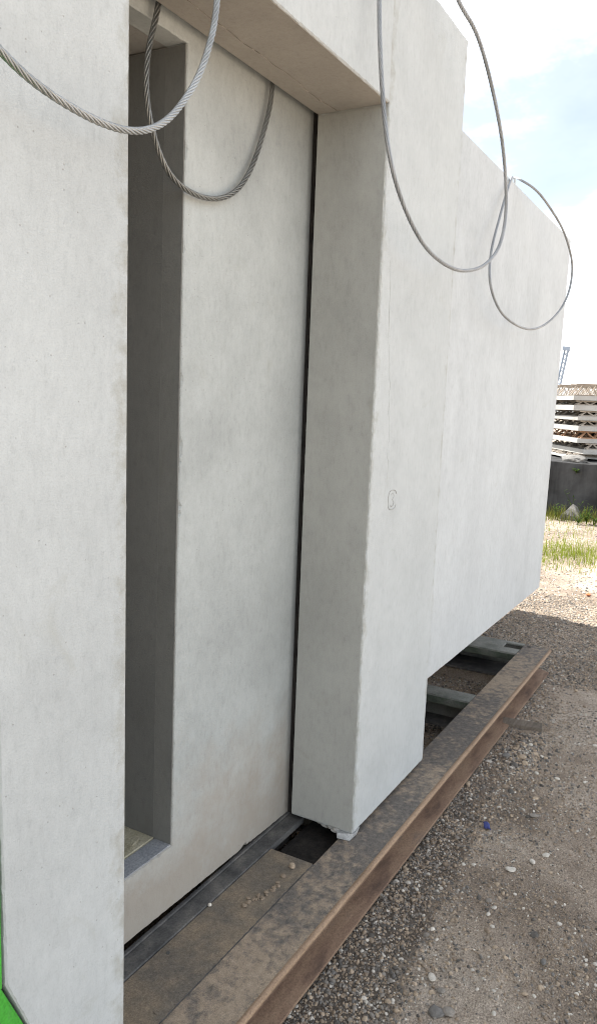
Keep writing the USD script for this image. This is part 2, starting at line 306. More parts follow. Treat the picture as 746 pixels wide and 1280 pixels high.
# ground: sandy dirt with a darker pebbly band along the steel beam
g3 = lambda v: (v, v, v)
material('ground_dirt', {
    'geo': ('geometry', {}), 'sep': ('separate_xyz', {}),
    'n1': ('noise_texture', {'scale': 1.6, 'detail': 9.0, 'roughness': 0.66, 'distortion': 0.4}),
    'r1': ('rgb_ramp', {'ramp': [(0.34, (0.24, 0.192, 0.147)), (0.45, (0.375, 0.303, 0.236)), (0.54, (0.48, 0.395, 0.312)), (0.66, (0.60, 0.515, 0.425))]}),
    'v': ('voronoi_texture', {'scale': 190.0, 'randomness': 1.0}),
    'vs': ('separate_color', {}),
    'rv': ('rgb_ramp', {'ramp': [(0.0, g3(0.7)), (0.35, g3(0.9)), (0.7, g3(1.05)), (0.93, g3(1.2)), (1.0, g3(1.5))]}),
    'n2': ('noise_texture', {'scale': 240.0, 'detail': 4.0, 'roughness': 0.72}),
    'r2': ('rgb_ramp', {'ramp': [(0.30, g3(0.42)), (0.5, g3(1.0)), (0.70, g3(1.55))]}),
    'c1': ('mix', {'mix_type': 'multiply', 'fac': 0.75}), 'c2': ('mix', {'mix_type': 'multiply', 'fac': 0.9}),
    'nb': ('noise_texture', {'scale': 5.0, 'detail': 5.0, 'roughness': 0.6}),
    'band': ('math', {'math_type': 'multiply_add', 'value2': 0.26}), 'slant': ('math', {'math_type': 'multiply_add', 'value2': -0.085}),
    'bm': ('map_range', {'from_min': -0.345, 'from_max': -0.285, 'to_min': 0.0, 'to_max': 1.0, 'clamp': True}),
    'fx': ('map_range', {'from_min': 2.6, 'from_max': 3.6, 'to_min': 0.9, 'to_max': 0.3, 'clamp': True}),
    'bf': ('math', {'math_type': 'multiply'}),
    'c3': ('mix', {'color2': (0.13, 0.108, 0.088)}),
    'h': ('math', {'math_type': 'multiply_add', 'value2': -0.8}),
    'b': ('bump', {'strength': 1.0, 'distance': 0.007}),
    'p': ('principled_bsdf', {'roughness': 0.95, 'specular_ior_level': 0.15}),
}, [('geo.position', 'sep.vector'), ('geo.position', 'n1.vector'), ('geo.position', 'v.vector'), ('geo.position', 'n2.vector'), ('geo.position', 'nb.vector'),
    ('n1.fac', 'r1.fac'), ('v.color', 'vs.color'), ('vs.r', 'rv.fac'), ('n2.fac', 'r2.fac'), ('r1.color', 'c1.color1'), ('rv.color', 'c1.color2'), ('c1.color', 'c2.color1'), ('r2.color', 'c2.color2'),
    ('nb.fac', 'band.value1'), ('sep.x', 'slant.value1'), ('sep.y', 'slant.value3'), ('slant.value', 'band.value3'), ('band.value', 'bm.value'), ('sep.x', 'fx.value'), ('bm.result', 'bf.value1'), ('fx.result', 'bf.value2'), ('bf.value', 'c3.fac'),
    ('c2.color', 'c3.color1'), ('c3.color', 'p.base_color'), ('v.distance', 'h.value1'), ('n2.fac', 'h.value3'), ('h.value', 'b.height'), ('b.normal', 'p.normal')])

# ------------------------------------------------------------------ shape helpers


def box(x0, x1, y0, y1, z0, z1, r=0.0):
    if r <= 0:
        b = trimesh.creation.box([x1 - x0, y1 - y0, z1 - z0])
        b.apply_translation([(x0 + x1) / 2, (y0 + y1) / 2, (z0 + z1) / 2])
        return b
    s = trimesh.creation.icosphere(1, r)
    pts = np.vstack([s.vertices + [x, y, z] for x in (x0 + r, x1 - r) for y in (y0 + r, y1 - r) for z in (z0 + r, z1 - r)])
    return trimesh.convex.convex_hull(pts)


def resample(ring, step):
    out = []
    ring = np.asarray(ring, float)
    for a, b in zip(ring, np.roll(ring, -1, 0)):
        n = max(1, int(np.linalg.norm(b - a) / step))
        out += [a + (b - a) * k / n for k in range(n)]
    return np.array(out)


def cast_slab(rings, y0, y1, bevel=0.003, jitter=0.0012, chip=0.010, step=0.010, seed=0, axes='xz'):
    """A cast concrete slab: the outline (first ring counter-clockwise in x, z; holes clockwise) between y0 and y1,
    its arrises rounded, slightly ragged and chipped here and there."""
    rs = []
    for k, ring in enumerate(rings):
        p = resample(ring, step)
        d = np.roll(p, -1, 0) - p
        n1 = np.stack([-d[:, 1], d[:, 0]], 1); n1 /= np.linalg.norm(n1, axis=1, keepdims=True)
        n0 = np.roll(n1, 1, 0)
        n = n0 + n1; n /= np.maximum(1e-6, (n * n1).sum(1, keepdims=True))
        w = (meshkit.noise(np.c_[p * 75, np.full(len(p), seed * 3.1 + k)], seed) - 0.5) * 2 * jitter
        outer = p - n * (0.25 * w)[:, None]
        big = meshkit.noise(np.c_[p * 19, np.full(len(p), seed * 1.7 + k + 50)], seed + 5)
        fine = meshkit.noise(np.c_[p * 140, np.full(len(p), seed + k)], seed + 9)
        b = bevel * (0.5 + 0.9 * fine) + np.maximum(w, 0) + chip * np.clip(big - 0.72, 0, 1) * 3.0 * fine
        rs.append((outer, outer + n * b[:, None], b))
    flat = np.vstack([r[1] for r in rs])
    ends = np.cumsum([len(r[1]) for r in rs]).astype(np.uint32)
    tri = mapbox_earcut.triangulate_float64(flat, ends).reshape(-1, 3).astype(int)
    N = len(flat)
    outer = np.vstack([r[0] for r in rs]); bev = np.concatenate([r[2] for r in rs])
    V = np.vstack([np.c_[flat[:, 0], np.full(N, y0), flat[:, 1]], np.c_[outer[:, 0], y0 + bev, outer[:, 1]],
                   np.c_[outer[:, 0], np.full(N, y1) - bev, outer[:, 1]], np.c_[flat[:, 0], np.full(N, y1), flat[:, 1]]])
    F = [tri, tri[:, ::-1] + 3 * N]
    s = 0
    for r in rs:
        n = len(r[0]); i = np.arange(n) + s; j = np.roll(i, -1)
        for lv in range(3):
            a, b, c, d = i + lv * N, j + lv * N, j + (lv + 1) * N, i + (lv + 1) * N
            F += [np.c_[a, c, b], np.c_[a, d, c]]
        s += n
    mm = trimesh.Trimesh(V, np.vstack(F), process=False)
    if mm.volume < 0: mm.invert()
    return mm


def lump(center, size, seed, sub=2, rough=0.25, flat=1.0):
    s = trimesh.creation.icosphere(sub, 1.0)
    v = s.vertices
    k = 1 + rough * (meshkit.fbm(v * 1.4 + seed * 7.3, 3, seed) - 0.5) * 2
    s.vertices = v * k[:, None] * np.asarray(size)
    rot = trimesh.transformations.euler_matrix(0, 0, seed * 1.3)
    s.apply_transform(rot); s.apply_translation(center)
    return s


def spline(pts, step):
    from scipy.interpolate import CubicSpline
    p = np.asarray(pts, float)
    t = np.r_[0, np.cumsum(np.sqrt(np.linalg.norm(np.diff(p, axis=0), axis=1)))]
    c = CubicSpline(t, p)
    q = c(np.linspace(0, t[-1], 2000))
    s = np.r_[0, np.cumsum(np.linalg.norm(np.diff(q, axis=0), axis=1))]
    u = np.linspace(0, s[-1], max(8, int(s[-1] / step)))
    return np.stack([np.interp(u, s, q[:, k]) for k in range(3)], 1), u


def frames(p):
    t = np.gradient(p, axis=0); t /= np.linalg.norm(t, axis=1, keepdims=True)
    n = np.zeros_like(p)
    a = np.cross(t[0], [0.3, 0.5, 0.8]); n[0] = a / np.linalg.norm(a)
    for i in range(1, len(p)):
        a = n[i - 1] - t[i] * (n[i - 1] @ t[i]); n[i] = a / np.linalg.norm(a)
    return t, n, np.cross(t, n)


def tube(p, r, sides=6, caps=True):
    p = np.asarray(p, float); _, n, b = frames(p)
    a = np.arange(sides) * 2 * math.pi / sides
    r = np.broadcast_to(r, len(p))
    V = (p[:, None] + r[:, None, None] * (np.cos(a)[None, :, None] * n[:, None] + np.sin(a)[None, :, None] * b[:, None])).reshape(-1, 3)
    i = np.arange(len(p) - 1)[:, None] * sides + np.arange(sides)[None]
    j = np.arange(len(p) - 1)[:, None] * sides + (np.arange(sides)[None] + 1) % sides
    F = np.vstack([np.c_[i.ravel(), j.ravel(), (j + sides).ravel()], np.c_[i.ravel(), (j + sides).ravel(), (i + sides).ravel()]])
    if caps:
        e = len(V) - sides
        F = np.vstack([F, [[0, k + 1, k] for k in range(1, sides - 1)], [[e, e + k, e + k + 1] for k in range(1, sides - 1)]])
    return trimesh.Trimesh(V, F, process=False)


def wire_rope(pts, R=0.009, lay=0.10, strands=6):
    p, u = spline(pts, 0.0045)
    _, n, b = frames(p)
    parts = []
    rs = R * 0.37; rc = R - rs
    for k in range(strands):
        ph = 2 * math.pi * (k / strands + u / lay)
        q = p + rc * (np.cos(ph)[:, None] * n + np.sin(ph)[:, None] * b)
        parts.append(tube(q, rs, 6))
    parts.append(tube(p, R * 0.55, 6))
    return parts


def ibeam_x(x0, x1, yc, z0, z1, w, tw, tf, r=0.004):
    """H-beam along x with rounded flange edges and tapering lower flange, as three meshes: top flange, web, bottom flange."""
    top = box(x0, x1, yc - w / 2, yc + w / 2, z1 - tf, z1, r)
    web = box(x0 + 0.003, x1 - 0.003, yc - tw / 2, yc + tw / 2, z0 + tf, z1 - tf - 0.0005)
    prof = [(-w / 2, z0), (w / 2, z0), (w / 2, z0 + tf * 0.8), (tw / 2 + 0.012, z0 + tf * 1.9), (tw / 2, z0 + tf * 3.0), (-tw / 2, z0 + tf * 3.0), (-tw / 2 - 0.012, z0 + tf * 1.9), (-w / 2, z0 + tf * 0.8)]
    pts = np.array([(x, yc + a, z) for x in (x0, x1) for a, z in prof])
    n = len(prof); F = []
    for i in range(n):
        j = (i + 1) % n; F += [[i, j, j + n], [i, j + n, i + n]]
    tri = mapbox_earcut.triangulate_float64(np.array(prof), np.array([n], np.uint32)).reshape(-1, 3).astype(int)
    F = np.vstack([F, tri, tri + n])
    bot = trimesh.Trimesh(pts, F, process=False); trimesh.repair.fix_normals(bot)
    return top, web, bot


# ------------------------------------------------------------------ ground
Z0 = 1.54


def ground_z(x, y):
    x, y = np.asarray(x, float), np.asarray(y, float)
    base = np.interp(x, [1.2, 2.5, 4.6, 6.5], [-0.030, -0.024, -0.004, 0.030])
    base = np.where(x > 11, base - 0.03 * np.clip((x - 11) / 3, 0, 1), base)
    near = np.exp(-((x - 3) / 6) ** 2)
    P = np.stack([x, y, np.zeros_like(x)], -1)
    a = (meshkit.fbm(P * 1.1, 4, 3) - 0.5) * 0.030 * (0.25 + 0.75 * np.clip(np.abs(y + 0.05) / 0.4, 0, 1))
    b = (meshkit.fbm(P * 9.0, 5, 11) - 0.5) * 0.024 + (meshkit.fbm(P * 34.0, 2, 31) - 0.5) * 0.009
    c = (meshkit.noise(P * 75.0, 21) - 0.5) * 0.0045
    heap = 0.034 * np.exp(-(((x - 3.36) / 0.22) ** 2 + ((y + 0.22) / 0.07) ** 2))
    lip = 0.012 * (np.tanh((y + 0.315 - 0.085 * (x - 1.6) + (meshkit.noise(P * 6, 4) - 0.5) * 0.08) / -0.012) + 1) / 2 * np.exp(-((x - 2.1) / 0.7) ** 2)
    rut = -0.006 * np.exp(-((y + 0.62 - 0.05 * (x - 2)) / 0.05) ** 2) * (0.6 + 0.4 * np.sin(x * 90 + y * 60)) - 0.012 * np.exp(-((y + 0.85 + 0.02 * np.sin(x * 3)) / 0.12) ** 2)
    under = -0.05 * np.clip((y - 0.02) / 0.1, 0, 1) * (x < 4.35)
    return base + (a + b + c) * np.clip(near + 0.25, 0, 1) + heap + lip + rut + under


xs = np.unique(np.r_[-400, -150, -60, -25, -12, -6, -3, np.arange(-1.5, 1.0, 0.1), np.arange(1.0, 7.0, 0.013), np.arange(7.0, 13.0, 0.05), 13.5, 15, 18, 25, 40, 80, 160, 400])
ys = np.unique(np.r_[-400, -150, -60, -25, -12, -6, -3.5, np.arange(-2.2, -1.2, 0.08), np.arange(-1.2, 0.75, 0.013), np.arange(0.75, 2.6, 0.06), 3.5, 5, 8, 14, 25, 60, 150, 400])
GX, GY = np.meshgrid(xs, ys, indexing='ij')
GZ = ground_z(GX, GY)
far = np.clip((np.hypot(GX - 5, GY) - 14) / 10, 0, 1)
GZ = GZ * (1 - far)
nx, ny = GX.shape
ii = (np.arange(nx - 1)[:, None] * ny + np.arange(ny - 1)[None]).ravel()
gf = np.vstack([np.c_[ii, ii + ny, ii + ny + 1], np.c_[ii, ii + ny + 1, ii + 1]])
gm = trimesh.Trimesh(np.c_[GX.ravel(), GY.ravel(), GZ.ravel()], gf, process=False)
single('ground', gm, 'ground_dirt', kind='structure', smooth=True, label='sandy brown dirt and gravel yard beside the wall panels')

# ------------------------------------------------------------------ front wall panel with the door opening
TH = 0.228
pa = thing('doorway_wall_panel', 'frontmost pale precast concrete wall panel with the tall door opening', 'wall panel', (2.7, 0.114, 0.17))
zA = lambda z: z + Z0
A = [(0.96, zA(-1.37)), (1.060, zA(-1.37)), (1.060, zA(0.829)), (2.122, zA(0.829)), (2.122, zA(-1.367)), (2.746, zA(-1.367)), (2.746, zA(1.231)), (0.7735, zA(1.231)), (0.7735, zA(-0.62)), (0.7785, zA(-0.965)), (0.87, zA(-1.18)), (0.96, zA(-1.37))][:-1]
part(pa, 'door_section', cast_slab([A], 0.0, TH, bevel=0.0030, jitter=0.0018, chip=0.020, seed=1), 'pale_concrete', label='section with the door opening, rough chipped edges')
Cc = [(2.7483, zA(-1.047)), (4.648, zA(-1.053)), (4.725, zA(0.948)), (2.7483, zA(0.950))]
part(pa, 'plain_section', cast_slab([Cc], 0.006, TH - 0.002, bevel=0.0025, jitter=0.0008, chip=0.004, seed=2), 'smooth_concrete', label='smooth lower plain section at the far end')


def ridge(p0, p1, r, seed, n=60, flat=0.6):
    p = np.linspace(p0, p1, n)
    w = meshkit.noise(np.c_[p * 31, ], seed)
    p = p + np.c_[np.zeros(n), (w - 0.5) * r, np.zeros(n)]
    t = tube(p, r * (0.35 + 0.9 * meshkit.noise(p * 60, seed + 1)), 7)
    return t


# seam of grout on the soffit and burrs of mortar
def strip(xa, xb, ya, yb, ztop, zbot, seed, step=0.02, amp=0.006):
    """A thin irregular layer of mortar under a soffit between ya (ragged) and yb."""
    x = np.arange(xa, xb + 1e-6, step); n = len(x)
    yy_ = ya + amp * 2 * (meshkit.fbm(np.c_[x * 9, np.zeros(n), np.zeros(n)], 4, seed) - 0.5) * 2
    prof = np.vstack([np.c_[x, yy_], np.c_[x[::-1], np.full(n, yb)]])
    tri = mapbox_earcut.triangulate_float64(prof, np.array([2 * n], np.uint32)).reshape(-1, 3).astype(int)
    N = 2 * n
    V = np.vstack([np.c_[prof, np.full(N, ztop)], np.c_[prof, np.full(N, zbot)]])
    i = np.arange(N); j = np.roll(i, -1)
    mm = trimesh.Trimesh(V, np.vstack([tri[:, ::-1], tri + N, np.c_[i, j, j + N], np.c_[i, j + N, i + N]]), process=False)
    trimesh.repair.fix_normals(mm)
    return mm


part(pa, 'soffit_shade_face', box(1.0635, 2.119, 0.005, TH - 0.003, zA(0.8278), zA(0.832)), 'soffit_shade_concrete', label='underside of the lintel, its shade and warm bounce put into the tan colour')
part(pa, 'soffit_lip', strip(1.065, 2.117, 0.165, TH - 0.004, zA(0.8277), zA(0.8262), 3), 'soffit_shade_concrete')
cr_ = np.array([[x, 0.1655 + 0.012 * 2 * (meshkit.fbm(np.array([x * 9, 0, 0]), 4, 3) - 0.5), zA(0.8274)] for x in np.arange(1.4, 2.117, 0.01)])
part(pa, 'soffit_crack', [tube(cr_, 0.0002 + 0.0016 * meshkit.noise(cr_ * 40, 1), 5)], 'crack')
hk = np.array([sy(487 - 0.009 * (y_ - 340) + 5.0 * (meshkit.fbm(np.array([y_ * .03, 0, 0]), 3, 2) - .5), y_, -0.0001) for y_ in np.arange(325, 600, 3.0)])
part(pa, 'hairline_crack', [tube(hk, 0.0001 + 0.0008 * meshkit.noise(hk * 25, 8) ** 2, 5)], 'ink')
part(pa, 'reveal_shade_face', [box(2.1195, 2.125, 0.005, TH - 0.003, zA(-1.362), zA(0.823)), box(1.057, 1.0630, 0.005, TH - 0.003, zA(-1.362), zA(0.823))], 'reveal_shade_concrete', label='smoother reveal of the door opening, its shade put into a greyer colour')
sp = thing('gap_shade_strip', 'added black strip standing in for the shade of the gap behind the right leg of the door panel', 'gap strip', (2.21, 0.275, 0.17))
part(sp, 'black_strip', box(2.1455, 2.26, 0.2305, 0.254, 0.16, 2.6), 'shade_black')  # black strip added to darken the open gap between panels
part(pa, 'mortar_burr', [lump((2.128 + 0.006 * k, 0.06 + 0.022 * k, zA(-1.372) + 0.003 * math.sin(k * 2)), (0.02, 0.016, 0.010 + 0.004 * math.sin(k * 3.3)), k, 2, 0.4) for k in range(8)], 'mortar')
# cast mark: a rounded outline with a scratched 3 inside
c0 = np.array([2.296, zA(-0.306)])
a = np.linspace(0, 2 * math.pi, 60, endpoint=True)
se = lambda t: np.sign(t) * np.abs(t) ** 0.7
ringp = np.c_[c0[0] + 0.034 * se(np.cos(a)), np.full(60, -0.0002), c0[1] + 0.031 * se(np.sin(a))]
keep = ringp[4:56]
part(pa, 'cast_mark', [tube(keep, 0.0004 + 0.0013 * meshkit.noise(keep * 50, 2), 5)], 'ink', label='rounded outline scratched on the concrete')
three = np.array([(-.013, .016), (-.004, .021), (.009, .017), (.010, .007), (-.002, .001), (.010, -.005), (.011, -.015), (-.001, -.021), (-.012, -.016)])
tp, _ = spline(np.c_[c0[0] + three[:, 0], np.full(9, -0.0002), c0[1] + three[:, 1]], 0.002)
part(pa, 'number_mark', [tube(tp, 0.0003 + 0.0022 * meshkit.noise(tp * 80, 6) ** 2, 5)], 'ink', label='scratched figure 3')

single('foam_spacer', trimesh.convex.convex_hull(np.array([[x, y, z] for x, y, z in [(2.10, 0.045, 0.172), (2.145, 0.075, 0.172), (2.175, 0.0, 0.172), (2.125, -0.004, 0.172), (2.10, 0.045, 0.155), (2.14, 0.06, 0.151), (2.16, 0.004, 0.151), (2.112, 0.006, 0.1512)]])),
       'white_foam', 'small white foam wedge under the corner of the wall panel leg', 'foam wedge')

# ------------------------------------------------------------------ panel seen through the door opening
pb = thing('slotted_wall_panel', 'inner pale concrete wall panel with a narrow window slot, standing behind the door opening', 'wall panel', (0.6, 0.35, 0.16))
slot = lambda dx, dz: [(1.255, zA(0.804 + dz)), (1.541 + dx, zA(0.806 + dz)), (1.527 + dx, zA(-1.187 - dz)), (1.255, zA(-1.187 - dz))]
outB = [(-0.9, zA(-1.30)), (2.172, zA(-1.384)), (2.160, zA(1.15)), (-0.9, zA(1.15))]
part(pb, 'front_layer', cast_slab([outB, slot(0, 0)], 0.256, 0.318, bevel=0.0025, jitter=0.0020, chip=0.020, seed=3), 'inner_concrete')
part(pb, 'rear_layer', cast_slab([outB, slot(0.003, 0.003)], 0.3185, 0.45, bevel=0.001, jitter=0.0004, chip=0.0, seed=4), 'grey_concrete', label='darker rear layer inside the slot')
def lining(y0, y1, d):
    z0_, z1_ = zA(-1.186), zA(0.803)
    v = [(x, y, z) for z, xr in ((z0_, 1.527), (z1_, 1.541)) for x in (xr - d, xr + 0.002) for y in (y0, y1)]
    return trimesh.convex.convex_hull(np.array(v))


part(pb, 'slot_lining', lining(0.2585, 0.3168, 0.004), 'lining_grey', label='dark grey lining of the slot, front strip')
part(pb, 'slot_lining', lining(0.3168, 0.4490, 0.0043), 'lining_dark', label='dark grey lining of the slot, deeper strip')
part(pb, 'sill_strip', box(1.257, 1.524, 0.259, 0.312, zA(-1.187), zA(-1.1835)), 'blue_sealant', label='bluish grey front strip of the slot sill')
part(pb, 'sill_board', [box(1.257, 1.524, 0.3165, 0.449, zA(-1.1895), zA(-1.181), 0.002)] + [lump((1.39 + 0.03 * k, 0.34 + 0.017 * (k % 3), zA(-1.181)), (0.018, 0.005, 0.003), k + 2, 1) for k in range(4)], 'old_board', label='yellowish stained board on the slot sill')

# panels unseen further back throw the gravel shadow edge; stretched left to darken jamb
pd = thing('unseen_rear_panel', 'third concrete panel in the rack, hidden behind, throwing the shadow edge on the gravel', 'wall panel', (2.5, 0.58, 0.3))
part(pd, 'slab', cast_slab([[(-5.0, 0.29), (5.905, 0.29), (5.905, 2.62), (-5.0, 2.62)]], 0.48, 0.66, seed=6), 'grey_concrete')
pe = thing('unseen_rear_panel', 'fourth concrete panel, unseen, added furthest back to block sun under the third', 'wall panel', (2.4, 0.76, 0.05))  # unseen panel added to stop sun passing under the third
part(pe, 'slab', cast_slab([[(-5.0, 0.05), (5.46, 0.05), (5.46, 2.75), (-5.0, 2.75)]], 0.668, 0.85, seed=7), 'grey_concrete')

# ------------------------------------------------------------------ steel rack frame on the ground
fr = thing('steel_rack_frame', 'rusty steel beam frame lying on the gravel under the wall panels', 'steel frame', (2.4, 0.1, 0.0))
top, web, bot = ibeam_x(0.2, 4.565, -0.030, 0.0, 0.150, 0.150, 0.012, 0.012)
part(fr, 'top_flange', top, 'dirty_steel', smooth=40, label='dirty top flange of the long beam')
part(fr, 'flange_edge', tube([(0.2, -0.104, 0.1425), (2.4, -0.1045, 0.142), (4.55, -0.104, 0.1425)], 0.0095, 8), 'rust_highlight', smooth=True, label='rusty edge of the top flange, lightened to paint its highlight')
part(fr, 'web', web, 'rusty_steel')
part(fr, 'bottom_flange', bot, 'rusty_steel', smooth=30, label='brown rusty bottom flange of the long beam')
part(fr, 'deck_plate', box(0.2, 1.945, 0.0475, 0.196, 0.138, 0.1485, 0.0015), 'dusty_plate', label='dusty flat deck plate')
def disc(px, py, z, rad, h):
    p = sz(px, py, z); c_ = trimesh.creation.cylinder(radius=rad, height=h, sections=20); c_.apply_translation((p[0], p[1], z)); return c_


part(fr, 'plug', disc(197, 1266, 0.1487, 0.008, 0.004), 'dusty_plate')
part(fr, 'plug', disc(210, 1192, 0.1487, 0.005, 0.003), 'dark_steel', label='small dark plug in the deck plate')
part(fr, 'bolt_hole', disc(661, 809, 0.1503, 0.011, 0.002), 'shade_black', label='dark hole near the far end of the long beam')
part(fr, 'weld_seam', [tube(np.c_[np.linspace(0.3, 1.94, 160), 0.0462 + 0.001 * np.sin(np.arange(160) * 1.9), np.full(160, 0.1475)], 0.0016 + 0.0008 * np.sin(np.arange(160) * 2.3), 6)], 'dark_steel', label='weld seam between deck plate and long beam')
part(fr, 'gap_shade_block', box(1.947, 2.318, 0.050, 0.194, 0.085, 0.112), 'shade_black', label='added black block standing in for the shade of the gap under the panel leg')  # black box added to darken the opening in the frame
part(fr, 'inner_rail', [box(0.2, 2.16, 0.1985, 0.250, 0.130, 0.152, 0.003), box(0.2, 2.16, 0.2505, 0.262, 0.05, 0.1565, 0.002)], 'dark_steel', smooth=40, label='dark raised rail under the inner panel')
for cx0, cx1, mt in ((0.5, 0.6, 'grey_steel'), (1.84, 1.94, 'grey_steel'), (2.32, 2.42, 'grey_steel'), (3.497, 3.603, 'grey_steel'), (4.366, 4.59, 'grey_steel')):
    if cx1 < 4:
        tops = [box(cx0, cx1, 0.047, 1.2, 0.126 if cx0 < 3 else 0.138, 0.1365 if cx0 < 3 else 0.148, 0.002)]
    else:                                   # the end member with its slot
        tops = [box(cx0, 4.458, 0.047, 1.2, 0.138, 0.148, 0.0015), box(4.552, cx1, 0.047, 1.2, 0.138, 0.148, 0.0015), box(4.4583, 4.5517, 0.150, 1.2, 0.138, 0.148)]
    zt = 0.125 if cx0 < 3 else 0.1375
    cb = part(fr, 'cross_beam', tops + [box(cx0 + 0.006, cx0 + 0.014, 0.0475, 1.2, 0.012, zt) if cx0 < 3 else box(cx1 - 0.014, cx1 - 0.006, 0.0475, 1.2, 0.012, zt)], mt)
    part(cb, 'edge_lip', box(cx0 - 0.001, cx0 + 0.008, 0.0478, 1.2, zt - 0.034, zt + 0.001, 0.002), 'greenish_steel')
    part(cb, 'lower_flange', box(cx0 - 0.02, cx1, 0.0478, 1.2, 0.0, 0.012), 'dark_steel')
part(fr, 'rear_beam', list(ibeam_x(0.2, 5.4, 1.28, 0.0, 0.150, 0.150, 0.012, 0.012)), 'rusty_steel')

# crumbs on the plate
for k, (px, py, r, mt, lb) in enumerate([(365, 1085, 0.0115, 'tan_stone', 'larger tan stone chip lying on the dusty deck plate near the dark gap'),
                                         (354, 1097, 0.008, 'brown_stone', 'smaller brown stone chip on the deck plate beside the tan one'),
                                         (262, 1133, 0.006, 'pale_stone', 'pale stone crumb on the deck plate against the dark rail'),
                                         (305, 1134, 0.0075, 'brown_stone', 'brown crumb at the near end of the mortar crumbs on the deck plate')]):
    p = sz(px, py, 0.1485)
    single('stone_chip', lump((p[0], p[1], 0.1485 + r * 0.55), (r, r * 0.85, r * 0.7), k + 3, 2, 0.35), mt, lb, 'stone')
crumbs = []
for k in range(46):
    t = RNG.random(); p = sz(309 + 40 * t + RNG.normal(0, 3), 1131 - 22 * t + RNG.normal(0, 2.5), 0.149)
    r = RNG.uniform(0.0018, 0.0052)
    crumbs.append(lump((p[0], p[1], 0.1485 + r * 0.4), (r * 1.3, r, r * 0.7), k, 1, 0.4))
single('mortar_crumbs', crumbs, 'brown_stone', 'streak of brown mortar crumbs on the deck plate', 'crumbs', kind='stuff')

# ------------------------------------------------------------------ green steel rack post at the left edge
gp = thing('green_rack_post', 'bright green painted steel post against the left end of the front panel', 'post', (0.69, 0.07, -0.03))
part(gp, 'post_tube', box(0.62, 0.7715, 0.0015, 0.13, 0.575, 2.6, 0.001), 'green_paint', smooth=40)
foot = [(0.62, -0.02), (0.868, -0.02), (0.868, zA(-1.178)), (0.7715, zA(-0.966)), (0.62, zA(-0.966))]
part(gp, 'gusset_plate', cast_slab([foot], 0.004, 0.13, bevel=0.002, jitter=0, chip=0, step=0.5), 'green_paint', label='lower plate with slanted edge')

# ------------------------------------------------------------------ wire rope lifting loops
L1 = [(1.10, 0.11, 2.70), (1.13, 0.09, 2.80), (1.19, 0.02, 2.79), (1.245, -0.03, 2.60)] + [tuple(sy(*q)) for q in
      [(271, 0, -.05), (263, 50, -.06), (250, 90, -.065), (232, 122, -.07), (205, 152, -.08), (168, 163, -.085), (125, 152, -.085), (80, 128, -.085), (40, 100, -.08), (0, 62, -.07)]] + [(0.665, -0.06, 2.03), (0.62, -0.04, 2.20), (0.64, -0.02, 2.50), (0.72, 0.02, 2.78), (0.80, 0.08, 2.82), (0.83, 0.11, 2.70)]
single('wire_rope_loop', wire_rope(L1, R=0.0060, lay=0.075), 'rope_steel', 'thick pale steel wire rope hanging low across the upper left of the door panel', 'wire rope', smooth=True)
L2 = [(1.47, 0.35, 2.62), (1.465, 0.32, 2.72), (1.455, 0.25, 2.68)] + [tuple(sy(*q)) for q in
      [(196, 15, .241), (186, 60, .241), (183, 110, .241), (190, 160, .241), (207, 208, .240), (232, 236, .239), (268, 248, .239), (297, 236, .239), (318, 200, .240), (332, 155, .241), (340, 112, .241)]] + [(1.885, 0.245, 2.55), (1.87, 0.26, 2.70), (1.85, 0.33, 2.73), (1.84, 0.35, 2.62)]
single('wire_rope_loop', wire_rope(L2, R=0.0068, lay=0.10, strands=5), 'dark_rope_steel', 'darker twisted wire rope hanging from under the lintel in front of the slotted panel', 'wire rope', smooth=True)
L3 = [(1.93, 0.11, 2.70), (1.935, 0.08, 2.80), (1.94, 0.0, 2.75)] + [tuple(sy(*q)) for q in
      [(474, 0, -.04), (475, 60, -.05), (479, 130, -.06), (488, 200, -.08), (504, 255, -.09), (528, 303, -.1), (550, 326, -.11), (566.6, 335.5, -.12), (583, 338, -.125), (600, 334, -.135), (613, 324, -.14), (623, 309, -.145), (629, 289, -.15),
       (632, 266, -.15), (632.4, 239, -.15), (630, 199, -.15), (625, 159.5, -.15), (616.5, 116, -.14), (605, 70, -.13), (590, 30, -.12), (573, 0, -.1)]] + [(2.26, -0.06, 2.81), (2.17, 0.03, 2.87), (2.10, 0.10, 2.83), (2.08, 0.11, 2.70)]
single('wire_rope_loop', wire_rope(L3, R=0.0060, lay=0.08), 'grey_rope_steel', 'large wire rope loop hanging in front of the right leg and rising against the sky', 'wire rope', smooth=True)
L4 = [tuple(sy(*q)) for q in [(640, 231, 0.10), (640, 222.5, 0.05), (638.5, 224, 0.0), (631.4, 246, -.02), (621.5, 282, -.035), (614.8, 309, -.045), (612, 332, -.05), (613, 355.5, -.06), (621.5, 382, -.07), (636, 400, -.08), (659.7, 411, -.09), (683, 404, -.10),
      (703, 382, -.12), (713, 355.5, -.13), (715, 332, -.13), (711, 309, -.13), (703, 286, -.12), (686, 257.5, -.10), (666, 234, -.06), (650, 224, -.01), (643, 222, 0.05), (642, 231, 0.10)]]
single('wire_rope_loop', wire_rope(L4, R=0.0052, lay=0.08), 'grey_rope_steel', 'smaller wire rope loop hanging over the top edge of the far smooth section', 'wire rope', smooth=True)

# ------------------------------------------------------------------ gravel and loose things on the ground
def stone_shape(seed, sub=1):
    s = lump((0, 0, 0), (1.0, 0.78, 0.55), seed, sub, 0.30)
    return s


